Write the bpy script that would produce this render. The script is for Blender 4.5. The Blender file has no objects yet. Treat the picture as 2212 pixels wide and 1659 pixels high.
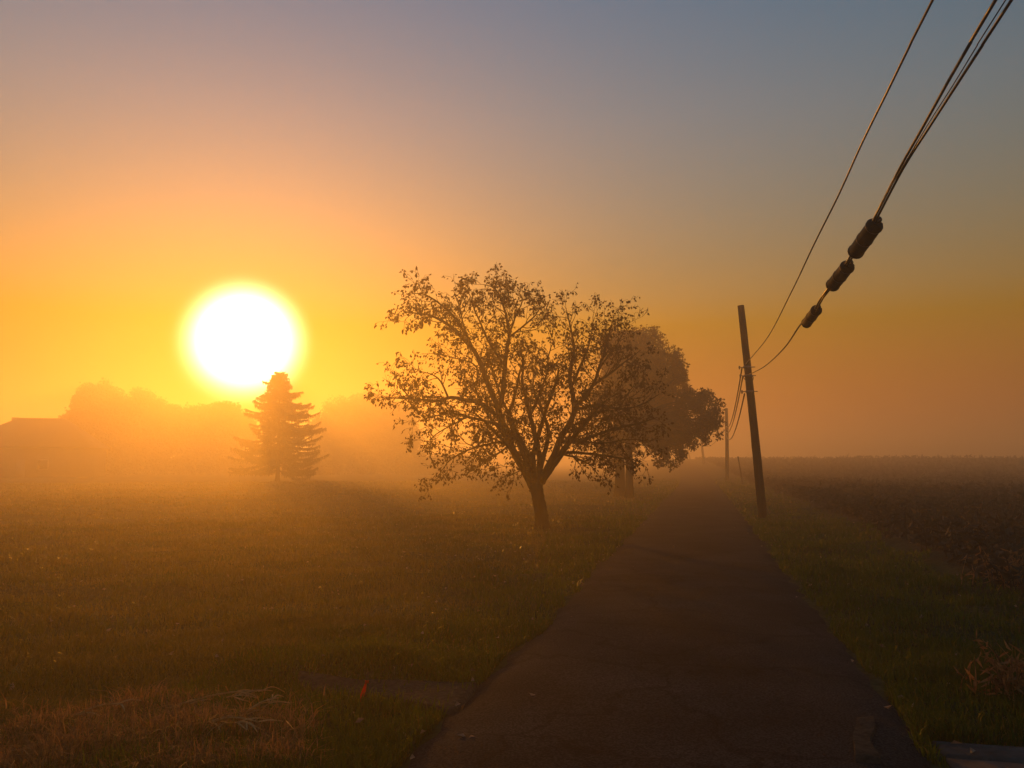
import bpy, math, random
import numpy as np
from mathutils import Vector
R = math.radians
S = bpy.context.scene
C = S.collection
rng = np.random.default_rng(11)
random.seed(5)

# ---------------------------------------------------------------- camera, sky, sun, exposure
CAM_H, PITCH, FPX = 1.7, R(5.6), 1736.0            # FPX: focal length in pixels of a 2212 x 1659 picture
cam = bpy.data.cameras.new('camera'); cam_o = bpy.data.objects.new('camera', cam); C.objects.link(cam_o)
cam_o.location = (0, 0, CAM_H); cam_o.rotation_euler = (R(90) + PITCH, 0, 0)
cam.sensor_width = 36; cam.lens = 36 * FPX / 2212; cam.clip_start = .05; cam.clip_end = 8000
S.camera = cam_o
SUN_EL, SUN_AZ = 8.05, -18.6
SUN_DIR = Vector((math.sin(R(SUN_AZ)) * math.cos(R(SUN_EL)), math.cos(R(SUN_AZ)) * math.cos(R(SUN_EL)), math.sin(R(SUN_EL))))
S.view_settings.view_transform = 'Standard'; S.view_settings.look = 'None'
S.view_settings.exposure = 0.42; S.view_settings.gamma = 1.0
S.cycles.use_denoising = True
S.cycles.max_bounces = 8; S.cycles.volume_bounces = 2; S.cycles.diffuse_bounces = 3; S.cycles.transmission_bounces = 4

w = bpy.data.worlds.new('World'); S.world = w; w.use_nodes = True
wt = w.node_tree; bg = wt.nodes['Background']
sky = wt.nodes.new('ShaderNodeTexSky'); sky.sky_type = 'NISHITA'; sky.sun_disc = False
sky.sun_elevation = R(SUN_EL); sky.sun_rotation = R(SUN_AZ)
sky.air_density = 3.5; sky.dust_density = 0.0; sky.ozone_density = 7.2
bg.inputs[1].default_value = 0.15
hsv = wt.nodes.new('ShaderNodeHueSaturation'); hsv.inputs['Saturation'].default_value = 1.45; hsv.inputs['Hue'].default_value = 0.5
tint = wt.nodes.new('ShaderNodeMixRGB'); tint.blend_type = 'MULTIPLY'; tint.inputs[0].default_value = 1; tint.inputs[2].default_value = (1.25, 0.83, 0.97, 1)   # the camera's colour balance
wt.links.new(sky.outputs[0], hsv.inputs['Color']); wt.links.new(hsv.outputs[0], tint.inputs[1]); wt.links.new(tint.outputs[0], bg.inputs[0])
# the sun plus its hazy glow, painted into the sky as one oversized disc
tc = wt.nodes.new('ShaderNodeTexCoord'); dp = wt.nodes.new('ShaderNodeVectorMath'); dp.operation = 'DOT_PRODUCT'
wt.links.new(tc.outputs['Generated'], dp.inputs[0]); dp.inputs[1].default_value = SUN_DIR
ac = wt.nodes.new('ShaderNodeMath'); ac.operation = 'ARCCOSINE'; wt.links.new(dp.outputs['Value'], ac.inputs[0])
mr = wt.nodes.new('ShaderNodeMapRange'); mr.interpolation_type = 'SMOOTHSTEP'
mr.inputs['From Min'].default_value = R(5.6); mr.inputs['From Max'].default_value = R(1.4)
wt.links.new(ac.outputs[0], mr.inputs['Value'])
mp = wt.nodes.new('ShaderNodeMath'); mp.operation = 'POWER'; mp.inputs[1].default_value = 2.6; wt.links.new(mr.outputs[0], mp.inputs[0])
mm = wt.nodes.new('ShaderNodeMath'); mm.operation = 'MULTIPLY'; mm.inputs[1].default_value = 14.0; wt.links.new(mp.outputs[0], mm.inputs[0])
disc = wt.nodes.new('ShaderNodeBackground'); disc.inputs[0].default_value = (1, .78, .36, 1); wt.links.new(mm.outputs[0], disc.inputs[1])
ad = wt.nodes.new('ShaderNodeAddShader'); wt.links.new(bg.outputs[0], ad.inputs[0]); wt.links.new(disc.outputs[0], ad.inputs[1])
wt.links.new(ad.outputs[0], wt.nodes['World Output'].inputs[0])

sun = bpy.data.lights.new('sun', 'SUN'); sun_o = bpy.data.objects.new('sun', sun); C.objects.link(sun_o)
sun.energy = 2.2; sun.angle = R(.6); sun.color = (1, .33, .02)
sun_o.rotation_euler = SUN_DIR.to_track_quat('Z', 'Y').to_euler()

HAZE_DENSITY, HAZE_G, HAZE_COLOR = 0.0085, 0.715, (.94, .84, .62, 1)

# ---------------------------------------------------------------- helpers
cp, sp_ = math.cos(PITCH), math.sin(PITCH)
def ray(px, py):
    u, v = (px - 1106) / FPX, (829.5 - py) / FPX
    return np.array([u, cp - v * sp_, v * cp + sp_])
def P(px, py, depth):                                # the point of a pixel's ray at forward distance depth
    r = ray(px, py); return np.array([0, 0, CAM_H]) + r * (depth / r[1])

RA = math.atan2(ray(1514, 1000)[0], ray(1514, 1000)[1]); sa, ca = math.sin(RA), math.cos(RA)   # direction of the lane
def ss(t): t = np.clip(t, 0, 1); return t * t * (3 - 2 * t)
def curve(s): return -2.6 * (np.maximum(0, s - 50) / 85) ** 2 * (s < 400) - 44.0 * (s >= 400)
def to_sl(x, y):
    s = x * sa + y * ca
    return s, x * ca - y * sa - curve(s)
def from_sl(s, l):
    l = l + curve(s)
    return s * sa + l * ca, s * ca - l * sa
def vnoise(x, y, seed=0):
    x = np.asarray(x, float); y = np.asarray(y, float)
    xi, yi = np.floor(x).astype(np.int64), np.floor(y).astype(np.int64); xf, yf = x - xi, y - yi
    def h(a, b):
        n = (a * 374761393 + b * 668265263 + seed * 1442695041) & 0x7fffffff
        n = ((n ^ (n >> 13)) * 1274126177) & 0x7fffffff
        return ((n ^ (n >> 16)) & 0xffff) / 65535.0
    u, v = xf * xf * (3 - 2 * xf), yf * yf * (3 - 2 * yf)
    return (h(xi, yi) * (1 - u) + h(xi + 1, yi) * u) * (1 - v) + (h(xi, yi + 1) * (1 - u) + h(xi + 1, yi + 1) * u) * v
def rise(x, y):
    s, l = to_sl(x, y)
    return 2.5 * ss((s - 55) / 130) * ss((l + 9) / 9) + 1.2 * ss((s - 200) / 900) + .7 * (vnoise(x / 38, y / 38, 5) - .5) * ss((np.hypot(x, y) - 60) / 60) * ss((l - 3) / 8)
def ground_z(x, y):
    x = np.asarray(x, float); y = np.asarray(y, float)
    s, l = to_sl(x, y); r = np.hypot(x, y)
    off = np.clip((np.abs(l + .21) - 1.62) / .9, 0, 1)
    fade = 1 - ss((r - 60) / 60)
    b = .17 * (vnoise(x / 2.8 + y * .06, y / .7, 1) - .5) + .08 * (vnoise(x / .6, y / .4, 2) - .5) + .16 * (vnoise(x / 9, y / 6, 3) - .5)
    b = b + .10 * ss((l - 3.2) / 1.2)
    return rise(x, y) + off * b * fade - .03 * (1 - off)

def new_mat(name, col, rough=.9, vary=None, scale=3.0, bump=0.0, translucent=0.0, coord='Object', stretch=(1, 1, 1), spec=.2, detail=6):
    m = bpy.data.materials.new(name); m.use_nodes = True; t = m.node_tree; b = t.nodes['Principled BSDF']
    b.inputs['Roughness'].default_value = rough; b.inputs['Specular IOR Level'].default_value = spec
    b.inputs['Base Color'].default_value = (*col, 1)
    if vary or bump:
        tx = t.nodes.new('ShaderNodeTexCoord'); mpn = t.nodes.new('ShaderNodeMapping'); mpn.inputs['Scale'].default_value = stretch
        t.links.new(tx.outputs[coord], mpn.inputs[0])
        n = t.nodes.new('ShaderNodeTexNoise'); n.inputs['Scale'].default_value = scale; n.inputs['Detail'].default_value = detail
        n.inputs['Roughness'].default_value = .65
        t.links.new(mpn.outputs[0], n.inputs['Vector'])
        if vary:
            cr = t.nodes.new('ShaderNodeValToRGB'); e = cr.color_ramp.elements
            e[0].position = .32; e[1].position = .68; e[0].color = (*col, 1); e[1].color = (*vary, 1)
            t.links.new(n.outputs['Fac'], cr.inputs[0]); t.links.new(cr.outputs[0], b.inputs['Base Color'])
        if bump:
            bm_ = t.nodes.new('ShaderNodeBump'); bm_.inputs['Strength'].default_value = bump; bm_.inputs['Distance'].default_value = .03
            t.links.new(n.outputs['Fac'], bm_.inputs['Height']); t.links.new(bm_.outputs[0], b.inputs['Normal'])
    if translucent:
        tr = t.nodes.new('ShaderNodeBsdfTranslucent'); mx = t.nodes.new('ShaderNodeMixShader'); mx.inputs[0].default_value = translucent
        if vary: t.links.new(cr.outputs[0], tr.inputs[0])
        else: tr.inputs[0].default_value = (*col, 1)
        t.links.new(b.outputs[0], mx.inputs[1]); t.links.new(tr.outputs[0], mx.inputs[2])
        t.links.new(mx.outputs[0], t.nodes['Material Output'].inputs[0])
    return m

def make_mesh(name, verts, faces, mat, smooth=False):
    """verts (N,3); faces a list of integer arrays (M,3) or (M,4)."""
    if not isinstance(faces, (list, tuple)): faces = [faces]
    faces = [np.asarray(f, np.int32) for f in faces if len(f)]
    me = bpy.data.meshes.new(name); verts = np.asarray(verts, np.float32)
    me.vertices.add(len(verts)); me.vertices.foreach_set('co', verts.ravel())
    loops = np.concatenate([f.ravel() for f in faces]); sizes = np.concatenate([np.full(len(f), f.shape[1], np.int32) for f in faces])
    me.loops.add(len(loops)); me.loops.foreach_set('vertex_index', loops)
    me.polygons.add(len(sizes)); starts = np.concatenate([[0], np.cumsum(sizes)[:-1]]).astype(np.int32)
    me.polygons.foreach_set('loop_start', starts)
    if smooth: me.polygons.foreach_set('use_smooth', np.ones(len(sizes), bool))
    me.materials.append(mat); me.update(calc_edges=True); me.validate()
    return me
def obj(name, me, parent=None, label=None, cat=None, group=None, kind=None, loc=None):
    o = bpy.data.objects.new(name, me); C.objects.link(o)
    if parent is not None: o.parent = parent
    if loc is not None: o.location = loc
    for k, v in (('label', label), ('category', cat), ('group', group), ('kind', kind)):
        if v: o[k] = v
    return o
class MB:
    def __init__(self): self.v = []; self.q = []; self.t = []; self.n = 0
    def add(self, v, q=None, t=None):
        v = np.asarray(v, float).reshape(-1, 3)
        if q is not None and len(q): self.q.append(np.asarray(q) + self.n)
        if t is not None and len(t): self.t.append(np.asarray(t) + self.n)
        self.v.append(v); self.n += len(v)
    def tube(self, pts, rad, sides=6, cap=True, wob=0.0):
        pts = np.asarray(pts, float); n = len(pts); rad = np.broadcast_to(np.asarray(rad, float), (n,))
        tan = np.gradient(pts, axis=0); tan /= np.linalg.norm(tan, axis=1)[:, None] + 1e-9
        up = np.array([0, 0, 1.]) if abs(tan[0][2]) < .9 else np.array([1., 0, 0])
        a = np.cross(tan, up); a /= np.linalg.norm(a, axis=1)[:, None] + 1e-9
        b = np.cross(tan, a)
        th = np.arange(sides) * 2 * math.pi / sides
        rr = rad[:, None] * (1 + (wob * rng.standard_normal((n, sides)) if wob else 0))
        v = pts[:, None] + rr[..., None] * (a[:, None] * np.cos(th)[None, :, None] + b[:, None] * np.sin(th)[None, :, None])
        i = np.arange(n - 1)[:, None] * sides; j = np.arange(sides)[None]; k = (j + 1) % sides
        q = np.stack([i + j, i + k, i + sides + k, i + sides + j], -1).reshape(-1, 4)
        t = None
        v = v.reshape(-1, 3)
        if cap:
            c0, c1 = len(v), len(v) + 1; v = np.vstack([v, pts[:1], pts[-1:]]); jj = np.arange(sides); kk = (jj + 1) % sides
            t = np.vstack([np.stack([np.full(sides, c0), kk, jj], -1), np.stack([np.full(sides, c1), (n - 1) * sides + jj, (n - 1) * sides + kk], -1)])
        self.add(v, q, t)
    def box(self, c, size, rotz=0, tilt=None):
        x, y, z = np.array(size) / 2
        v = np.array([[-x, -y, -z], [x, -y, -z], [x, y, -z], [-x, y, -z], [-x, -y, z], [x, -y, z], [x, y, z], [-x, y, z]])
        cz, sz = math.cos(rotz), math.sin(rotz); v = v @ np.array([[cz, sz, 0], [-sz, cz, 0], [0, 0, 1]]) + np.array(c)
        self.add(v, [[0, 3, 2, 1], [4, 5, 6, 7], [0, 1, 5, 4], [1, 2, 6, 5], [2, 3, 7, 6], [3, 0, 4, 7]])
    def mesh(self, name, mat, smooth=False):
        f = []
        if self.q: f.append(np.vstack(self.q))
        if self.t: f.append(np.vstack(self.t))
        return make_mesh(name, np.vstack(self.v), f, mat, smooth)
    def build(self, name, mat, parent=None, smooth=False, **k):
        return obj(name, self.mesh(name, mat, smooth), parent, **k)

def unit(v): return v / (np.linalg.norm(v, axis=-1, keepdims=True) + 1e-9)
def leaf_mesh(cent, direc, length, width, fold=.25, seed=0):
    """pointed folded leaves: base, two sides, tip -> 2 triangles each (vectorised)."""
    g = np.random.default_rng(seed); n = len(cent); d = unit(direc)
    a = unit(np.cross(d, g.standard_normal((n, 3)))); nrm = np.cross(d, a)
    L = np.broadcast_to(length, (n,))[:, None]; W = np.broadcast_to(width, (n,))[:, None]
    base = cent; tip = cent + d * L - nrm * L * .12
    mid = cent + d * L * .45
    v = np.stack([base, mid + a * W * .5 + nrm * W * fold, tip, mid - a * W * .5 + nrm * W * fold], 1).reshape(-1, 3)
    i = np.arange(n)[:, None] * 4
    t = np.concatenate([i + np.array([[0, 1, 2]]), i + np.array([[0, 2, 3]])])
    return v, t
def resample(pts, step):
    pts = np.asarray(pts, float)
    # Catmull-Rom through the points
    p = np.vstack([2 * pts[0] - pts[1], pts, 2 * pts[-1] - pts[-2]]); out = []
    for i in range(1, len(p) - 2):
        n = max(2, int(np.linalg.norm(p[i + 1] - p[i]) / step)); t = np.linspace(0, 1, n, endpoint=False)[:, None]
        out.append(.5 * (2 * p[i] + (p[i + 1] - p[i - 1]) * t + (2 * p[i - 1] - 5 * p[i] + 4 * p[i + 1] - p[i + 2]) * t ** 2 + (3 * p[i] - p[i - 1] - 3 * p[i + 1] + p[i + 2]) * t ** 3))
    return np.vstack(out + [pts[-1:]])

# ---------------------------------------------------------------- materials
M = {}
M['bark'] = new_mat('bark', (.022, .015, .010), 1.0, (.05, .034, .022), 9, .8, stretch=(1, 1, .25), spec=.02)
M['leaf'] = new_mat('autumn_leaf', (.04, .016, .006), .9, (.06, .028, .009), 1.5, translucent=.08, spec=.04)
M['leaf_gold'] = new_mat('golden_leaf', (.12, .06, .005), .8, (.19, .11, .010), .8, translucent=.42, spec=.05)
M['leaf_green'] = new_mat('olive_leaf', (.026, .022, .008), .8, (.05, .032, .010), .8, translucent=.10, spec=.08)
M['verge'] = new_mat('verge_grass', (.032, .075, .006), .4, (.11, .13, .014), .7, translucent=.6, detail=3, spec=.2)
M['needle'] = new_mat('spruce_needle', (.022, .035, .016), .8, (.04, .05, .022), 1.2, translucent=.08)
M['far_leaf'] = new_mat('distant_leaf', (.05, .05, .02), .8, (.08, .06, .025), .4, translucent=.2)
M['pole'] = new_mat('weathered_pole_wood', (.025, .019, .013), .95, (.055, .042, .03), 14, .6, stretch=(1, 1, .08), spec=.05)
M['steel'] = new_mat('galvanised_steel', (.12, .12, .12), .5, (.18, .17, .16), 20)
M['cable'] = new_mat('black_cable', (.012, .012, .012), .3, (.02, .019, .018), 40, spec=.15)
M['closure'] = new_mat('black_plastic_closure', (.010, .009, .008), .6, (.018, .016, .014), 12, .5, spec=.10)
M['grass'] = new_mat('lawn_grass', (.025, .065, .004), .3, (.17, .12, .02), .9, translucent=.55, detail=3, spec=.4)
M['dry'] = new_mat('dead_weed', (.12, .045, .015), .7, (.48, .26, .10), 14, translucent=.45)
M['straw'] = new_mat('corn_straw', (.30, .18, .06), .7, (.55, .38, .17), 12, translucent=.3)
M['crop'] = new_mat('ripe_crop', (.045, .03, .018), .85, (.10, .07, .04), 2.2, translucent=.15)
M['fallen'] = new_mat('fallen_leaf', (.10, .05, .02), .5, (.42, .32, .20), 5, translucent=.3, spec=.4)
M['asphalt'] = new_mat('worn_asphalt', (.018, .017, .016), 1.0, (.042, .039, .035), 2.2, .5, detail=12, spec=0.02)
M['gravel'] = new_mat('gravel', (.03, .024, .017), .95, (.085, .068, .048), 26, .9, detail=9, spec=.03)
M['concrete'] = new_mat('old_concrete', (.035, .033, .03), .95, (.12, .11, .098), 3.5, .8, detail=14, spec=.05)
M['ribbon'] = new_mat('red_ribbon', (.45, .012, .006), .7, (.6, .02, .01), 30, translucent=.35)
M['stake'] = new_mat('stake_wood', (.05, .035, .025), .9, (.09, .065, .045), 30)
M['wall'] = new_mat('house_siding', (.13, .11, .09), .8, (.18, .15, .12), 2)
M['roof'] = new_mat('roof_shingle', (.07, .06, .055), .9, (.11, .095, .085), 9, .4)
M['glass'] = new_mat('window_glass', (.02, .025, .03), .1, spec=.6)
M['trim'] = new_mat('painted_trim', (.22, .2, .17), .7)

def asphalt_material():
    m = bpy.data.materials.new('worn_asphalt'); m.use_nodes = True; t = m.node_tree; b = t.nodes['Principled BSDF']; b.inputs['Roughness'].default_value = .95; b.inputs['Specular IOR Level'].default_value = .04
    tx = t.nodes.new('ShaderNodeTexCoord')
    def ramp(f, a, c, p0, p1):
        q = t.nodes.new('ShaderNodeValToRGB'); e = q.color_ramp.elements; e[0].position = p0; e[1].position = p1; e[0].color = (*a, 1); e[1].color = (*c, 1); t.links.new(f, q.inputs[0]); return q.outputs[0]
    def noise(sc, d):
        n = t.nodes.new('ShaderNodeTexNoise'); n.inputs['Scale'].default_value = sc; n.inputs['Detail'].default_value = d; t.links.new(tx.outputs['Object'], n.inputs['Vector']); return n.outputs
    big = ramp(noise(.9, 6)['Fac'], (.016, .015, .014), (.036, .033, .029), .35, .65); agg = ramp(noise(70, 2)['Fac'], (.45, .45, .45), (2.2, 2.1, 2.0), .38, .72)
    wob = noise(1.7, 5)['Color']; va = t.nodes.new('ShaderNodeVectorMath'); va.operation = 'MULTIPLY_ADD'; va.inputs[1].default_value = (.7, .7, .7); t.links.new(wob, va.inputs[0]); t.links.new(tx.outputs['Object'], va.inputs[2])
    vo = t.nodes.new('ShaderNodeTexVoronoi'); vo.feature = 'DISTANCE_TO_EDGE'; vo.inputs['Scale'].default_value = .55; t.links.new(va.outputs[0], vo.inputs['Vector'])
    crack = ramp(vo.outputs['Distance'], (.6, .6, .6), (1, 1, 1), .004, .02)
    def mul(a, c):
        q = t.nodes.new('ShaderNodeMixRGB'); q.blend_type = 'MULTIPLY'; q.inputs[0].default_value = 1; t.links.new(a, q.inputs[1]); t.links.new(c, q.inputs[2]); return q.outputs[0]
    t.links.new(mul(mul(big, agg), crack), b.inputs['Base Color'])
    bp = t.nodes.new('ShaderNodeBump'); bp.inputs['Strength'].default_value = .7; bp.inputs['Distance'].default_value = .012; t.links.new(noise(70, 2)['Fac'], bp.inputs['Height']); t.links.new(bp.outputs[0], b.inputs['Normal'])
    return m
M['asphalt'] = asphalt_material()
# ground material: lawn, bare verge litter and field soil told apart by distance across the lane
def ground_material():
    m = bpy.data.materials.new('ground'); m.use_nodes = True; t = m.node_tree; b = t.nodes['Principled BSDF']
    b.inputs['Roughness'].default_value = 1; b.inputs['Specular IOR Level'].default_value = .05
    tx = t.nodes.new('ShaderNodeTexCoord')
    def noise(scale, detail=8):
        n = t.nodes.new('ShaderNodeTexNoise'); n.inputs['Scale'].default_value = scale; n.inputs['Detail'].default_value = detail
        t.links.new(tx.outputs['Object'], n.inputs['Vector']); return n.outputs['Fac']
    def ramp(f, a, c, p0=.35, p1=.65):
        r = t.nodes.new('ShaderNodeValToRGB'); e = r.color_ramp.elements; e[0].position = p0; e[1].position = p1
        e[0].color = (*a, 1); e[1].color = (*c, 1); t.links.new(f, r.inputs[0]); return r.outputs[0]
    lawn = ramp(noise(.6), (.028, .045, .012), (.075, .062, .022))
    fine = ramp(noise(14), (.55, .55, .55), (1.2, 1.2, 1.2))
    soil = ramp(noise(1.3), (.035, .024, .016), (.075, .055, .036))
    mul = t.nodes.new('ShaderNodeMixRGB'); mul.blend_type = 'MULTIPLY'; mul.inputs[0].default_value = 1
    d = t.nodes.new('ShaderNodeVectorMath'); d.operation = 'DOT_PRODUCT'; d.inputs[1].default_value = (ca, -sa, 0)
    t.links.new(tx.outputs['Object'], d.inputs[0])
    a = t.nodes.new('ShaderNodeMath'); a.operation = 'MULTIPLY_ADD'; a.inputs[1].default_value = 1.2
    t.links.new(noise(1.1), a.inputs[0]); t.links.new(d.outputs['Value'], a.inputs[2])
    mk = t.nodes.new('ShaderNodeMapRange'); mk.inputs['From Min'].default_value = 4.3; mk.inputs['From Max'].default_value = 4.9
    t.links.new(a.outputs[0], mk.inputs['Value'])
    mx = t.nodes.new('ShaderNodeMixRGB'); t.links.new(mk.outputs[0], mx.inputs[0]); t.links.new(lawn, mx.inputs[1]); t.links.new(soil, mx.inputs[2])
    t.links.new(mx.outputs[0], mul.inputs[1]); t.links.new(fine, mul.inputs[2]); t.links.new(mul.outputs[0], b.inputs['Base Color'])
    bp = t.nodes.new('ShaderNodeBump'); bp.inputs['Strength'].default_value = .8; bp.inputs['Distance'].default_value = .06
    t.links.new(noise(5, 12), bp.inputs['Height']); t.links.new(bp.outputs[0], b.inputs['Normal'])
    return m
M['ground'] = ground_material()

# ---------------------------------------------------------------- ground, lane, slabs
def build_ground():
    rs = .5 * 1.03 ** np.arange(290); rs = rs[rs < 2500]
    th = np.concatenate([np.linspace(-46, 46, 380, endpoint=False), np.linspace(46, 314, 160, endpoint=False)]); th = np.radians(th)
    rr, tt = np.meshgrid(rs, th, indexing='ij'); x, y = rr * np.sin(tt), rr * np.cos(tt); z = ground_z(x, y)
    v = np.stack([x, y, z], -1).reshape(-1, 3); nr, na = rr.shape
    i = np.arange(nr - 1)[:, None] * na; j = np.arange(na)[None]; k = (j + 1) % na
    q = np.stack([i + j, i + na + j, i + na + k, i + k], -1).reshape(-1, 4)
    v = np.vstack([v, [[0, 0, -.03]]]); c = len(v) - 1; jj = np.arange(na)
    t = np.stack([np.full(na, c), jj, (jj + 1) % na], -1)
    obj('ground', make_mesh('ground', v, [q, t], M['ground'], True), kind='structure', label='rough mown lawn and field soil running out to the fog', cat='ground')
build_ground()
def build_lane():
    s = np.concatenate([np.arange(-6, 40, .12), np.arange(40, 330, 1.5)]); n = 15
    u = np.linspace(-1, 1, n)
    jl = .14 * (vnoise(s / .3, 0 * s, 21) - .5) + .07 * (vnoise(s / 3, 0 * s, 22) - .5); jr = .14 * (vnoise(s / .3, 0 * s, 23) - .5) + .07 * (vnoise(s / 3, 0 * s, 24) - .5)
    l0, l1 = -1.75 + jl, 1.33 + jr
    L = (l0 + l1)[:, None] / 2 + (l1 - l0)[:, None] / 2 * u[None]; SS = np.repeat(s[:, None], n, 1)
    x, y = from_sl(SS, L)
    z = rise(x, y) + .035 - .03 * u[None] ** 4 + .012 * (vnoise(x / 1.3, y / 1.3, 9) - .5)
    z[:, 0] -= .05; z[:, -1] -= .05
    v = np.stack([x, y, z], -1).reshape(-1, 3); i = np.arange(len(s) - 1)[:, None] * n; j = np.arange(n - 1)[None]
    q = np.stack([i + j, i + j + 1, i + n + j + 1, i + n + j], -1).reshape(-1, 4)
    obj('road', make_mesh('road', v, [q], M['asphalt'], True), kind='structure', label='narrow dark asphalt lane leading past the trees into fog', cat='road')
build_lane()
def to_ground(px, py):
    u, v = (px - 1106) / FPX, (829.5 - py) / FPX; dy = cp - v * sp_; dz = v * cp + sp_; t = -CAM_H / dz; return u * t, dy * t
def sl_of(px, py):
    x, y = to_ground(px, py); s, l = to_sl(np.array(x), np.array(y)); return float(s), float(l)
def to_pixel(x, y, z):
    f = y * cp + (z - CAM_H) * sp_; v = -y * sp_ + (z - CAM_H) * cp; return 1106 + FPX * x / f, 829.5 - FPX * v / f
def sheet(name, poly_px, mat, lift, sub=14, jit=.18, **k):
    """a thin uneven sheet on the ground whose outline is a quadrilateral given in ground coordinates (s, l)."""
    a, b, c, d = [np.array(p, float) for p in poly_px]
    U, V = np.meshgrid(np.linspace(0, 1, sub), np.linspace(0, 1, sub), indexing='ij')
    q = (a[None, None] * (1 - U[..., None]) + b[None, None] * U[..., None]) * (1 - V[..., None]) + (d[None, None] * (1 - U[..., None]) + c[None, None] * U[..., None]) * V[..., None]
    e = np.minimum(np.minimum(U, 1 - U), np.minimum(V, 1 - V))
    q = q + (jit * (np.stack([vnoise(q[..., 0] * 3, q[..., 1] * 3, 31), vnoise(q[..., 0] * 3, q[..., 1] * 3, 32)], -1) - .5))
    x, y = from_sl(q[..., 0], q[..., 1]); z = ground_z(x, y) + lift - .05 * (e < 1e-6) + .012 * vnoise(x * 9, y * 9, 33)
    v = np.stack([x, y, z], -1).reshape(-1, 3); i = np.arange(sub - 1)[:, None] * sub; j = np.arange(sub - 1)[None]
    f = np.stack([i + j, i + j + 1, i + sub + j + 1, i + sub + j], -1).reshape(-1, 4)
    return obj(name, make_mesh(name, v, [f], mat, True), **k)
sheet('gravel_path', [sl_of(985, 1538), sl_of(1040, 1474), sl_of(640, 1459), sl_of(650, 1476)], M['gravel'], .03, 40, jit=.06, kind='structure', label='thin strip of bare gravel beside the lane edge', cat='path')
# concrete pad beside the lane, two slabs with a joint
pv = bpy.data.objects.new('pavement', None); C.objects.link(pv); pv['kind'] = 'structure'; pv['label'] = 'pale cracked concrete pad beside the dark lane'; pv['category'] = 'pavement'
def slab(s0, s1, l0, l1, top):
    x0 = MB(); n = 9
    e = []
    for (a, b) in (((s0, l0), (s0, l1)), ((s0, l1), (s1, l1)), ((s1, l1), (s1, l0)), ((s1, l0), (s0, l0))):
        for t in np.linspace(0, 1, n, endpoint=False):
            e.append((a[0] + (b[0] - a[0]) * t + .02 * rng.standard_normal() * .5, a[1] + (b[1] - a[1]) * t + .02 * rng.standard_normal() * .5))
    e = np.array(e); x, y = from_sl(e[:, 0], e[:, 1]); m = len(e); c = e.mean(0); cx, cy = from_sl(c[:1], c[1:2])
    v = np.vstack([np.stack([x, y, np.full(m, top)], -1), np.stack([x, y, np.full(m, top - .3)], -1), [[cx[0], cy[0], top + .004]]])
    j = np.arange(m); k = (j + 1) % m
    x0.add(v, np.stack([j, m + j, m + k, k], -1), np.stack([np.full(m, 2 * m), j, k], -1))
    x0.build('slab', M['concrete'], pv)
S1, L1 = sl_of(2020, 1600); S2 = sl_of(2020, 1629)[0]
_s, _l = np.meshgrid(np.linspace(3.2, S1, 40), np.linspace(L1, 3.8, 40)); _t = float(np.quantile(ground_z(*from_sl(_s, _l)), .6))
slab(S2 + .012, S1, L1, 3.8, _t + .03); slab(3.2, S2 - .012, L1 - .02, 3.8, _t + .022)
pa, pb, pc, pd = sl_of(1838, 1659), sl_of(1842, 1565), sl_of(1880, 1560), sl_of(1896, 1659)
sheet('lane_patch', [pa, pb, pc, pd], M['gravel'], .078, 24, jit=.08, kind='structure', label='pale worn gravel patch at the lane edge near the concrete pad', cat='patch')

# ---------------------------------------------------------------- grass, crop, litter
def blades(name, x, y, hgt, wid, mat, lean=.5, seed=0, **k):
    g = np.random.default_rng(seed); n = len(x); z = ground_z(x, y) - .01
    a = g.uniform(0, 2 * math.pi, n); la = g.uniform(0, 2 * math.pi, n); ln = g.uniform(0, lean, n) * hgt
    b = np.stack([x, y, z], -1); d = np.stack([np.cos(a), np.sin(a), np.zeros(n)], -1) * (wid / 2)[:, None]
    m = b + np.stack([np.cos(la) * ln * .35, np.sin(la) * ln * .35, hgt * .6], -1); tip = b + np.stack([np.cos(la) * ln, np.sin(la) * ln, hgt * (1 - .25 * (ln / hgt))], -1)
    v = np.stack([b - d, b + d, m + d * .7, m - d * .7, tip], 1).reshape(-1, 3); i = np.arange(n)[:, None] * 5
    return obj(name, make_mesh(name, v, [i + np.array([[0, 1, 2, 3]]), i + np.array([[3, 2, 4]])], mat), **k)
def scatter(n, r0, r1, a0=-40, a1=42, power=1.0, seed=0):
    g = np.random.default_rng(seed); r = (g.uniform(r0 ** power, r1 ** power, n)) ** (1 / power); t = np.radians(g.uniform(a0, a1, n))
    return r * np.sin(t), r * np.cos(t)
gx, gy = [], []
for n, r0, r1, pw in ((230000, 2.6, 9, 1.3), (170000, 9, 26, 1.2), (90000, 26, 75, 1.0)):
    a, b = scatter(n, r0, r1, power=pw, seed=n); gx.append(a); gy.append(b)
tcx, tcy = scatter(1500, 3, 24, power=1.15, seed=46); tr_ = np.random.default_rng(48); tn = 26
gx.append((tcx[:, None] + tr_.normal(0, .045, (len(tcx), tn)) * (1 + tcy[:, None] / 12)).ravel()); gy.append((tcy[:, None] + tr_.normal(0, .045, (len(tcx), tn)) * (1 + tcy[:, None] / 12)).ravel())
n_plain = sum(len(a) for a in gx[:-1])
gx, gy = np.concatenate(gx), np.concatenate(gy); is_tuft = np.arange(len(gx)) >= n_plain
s_, l_ = to_sl(gx, gy); tuft = vnoise(gx * 2.2, gy * 2.2, 41)
edge = .22 * (vnoise(gx * 2, gy * 2, 42) - .3)
ok = ((l_ < -1.72 + edge) | ((l_ > 1.32 - edge) & (l_ < 3.9 + 1.2 * (vnoise(gx / 1.5, gy / 1.5, 43) - .5)))) & (rng.uniform(0, 1, len(gx)) < .35 + tuft)
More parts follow.
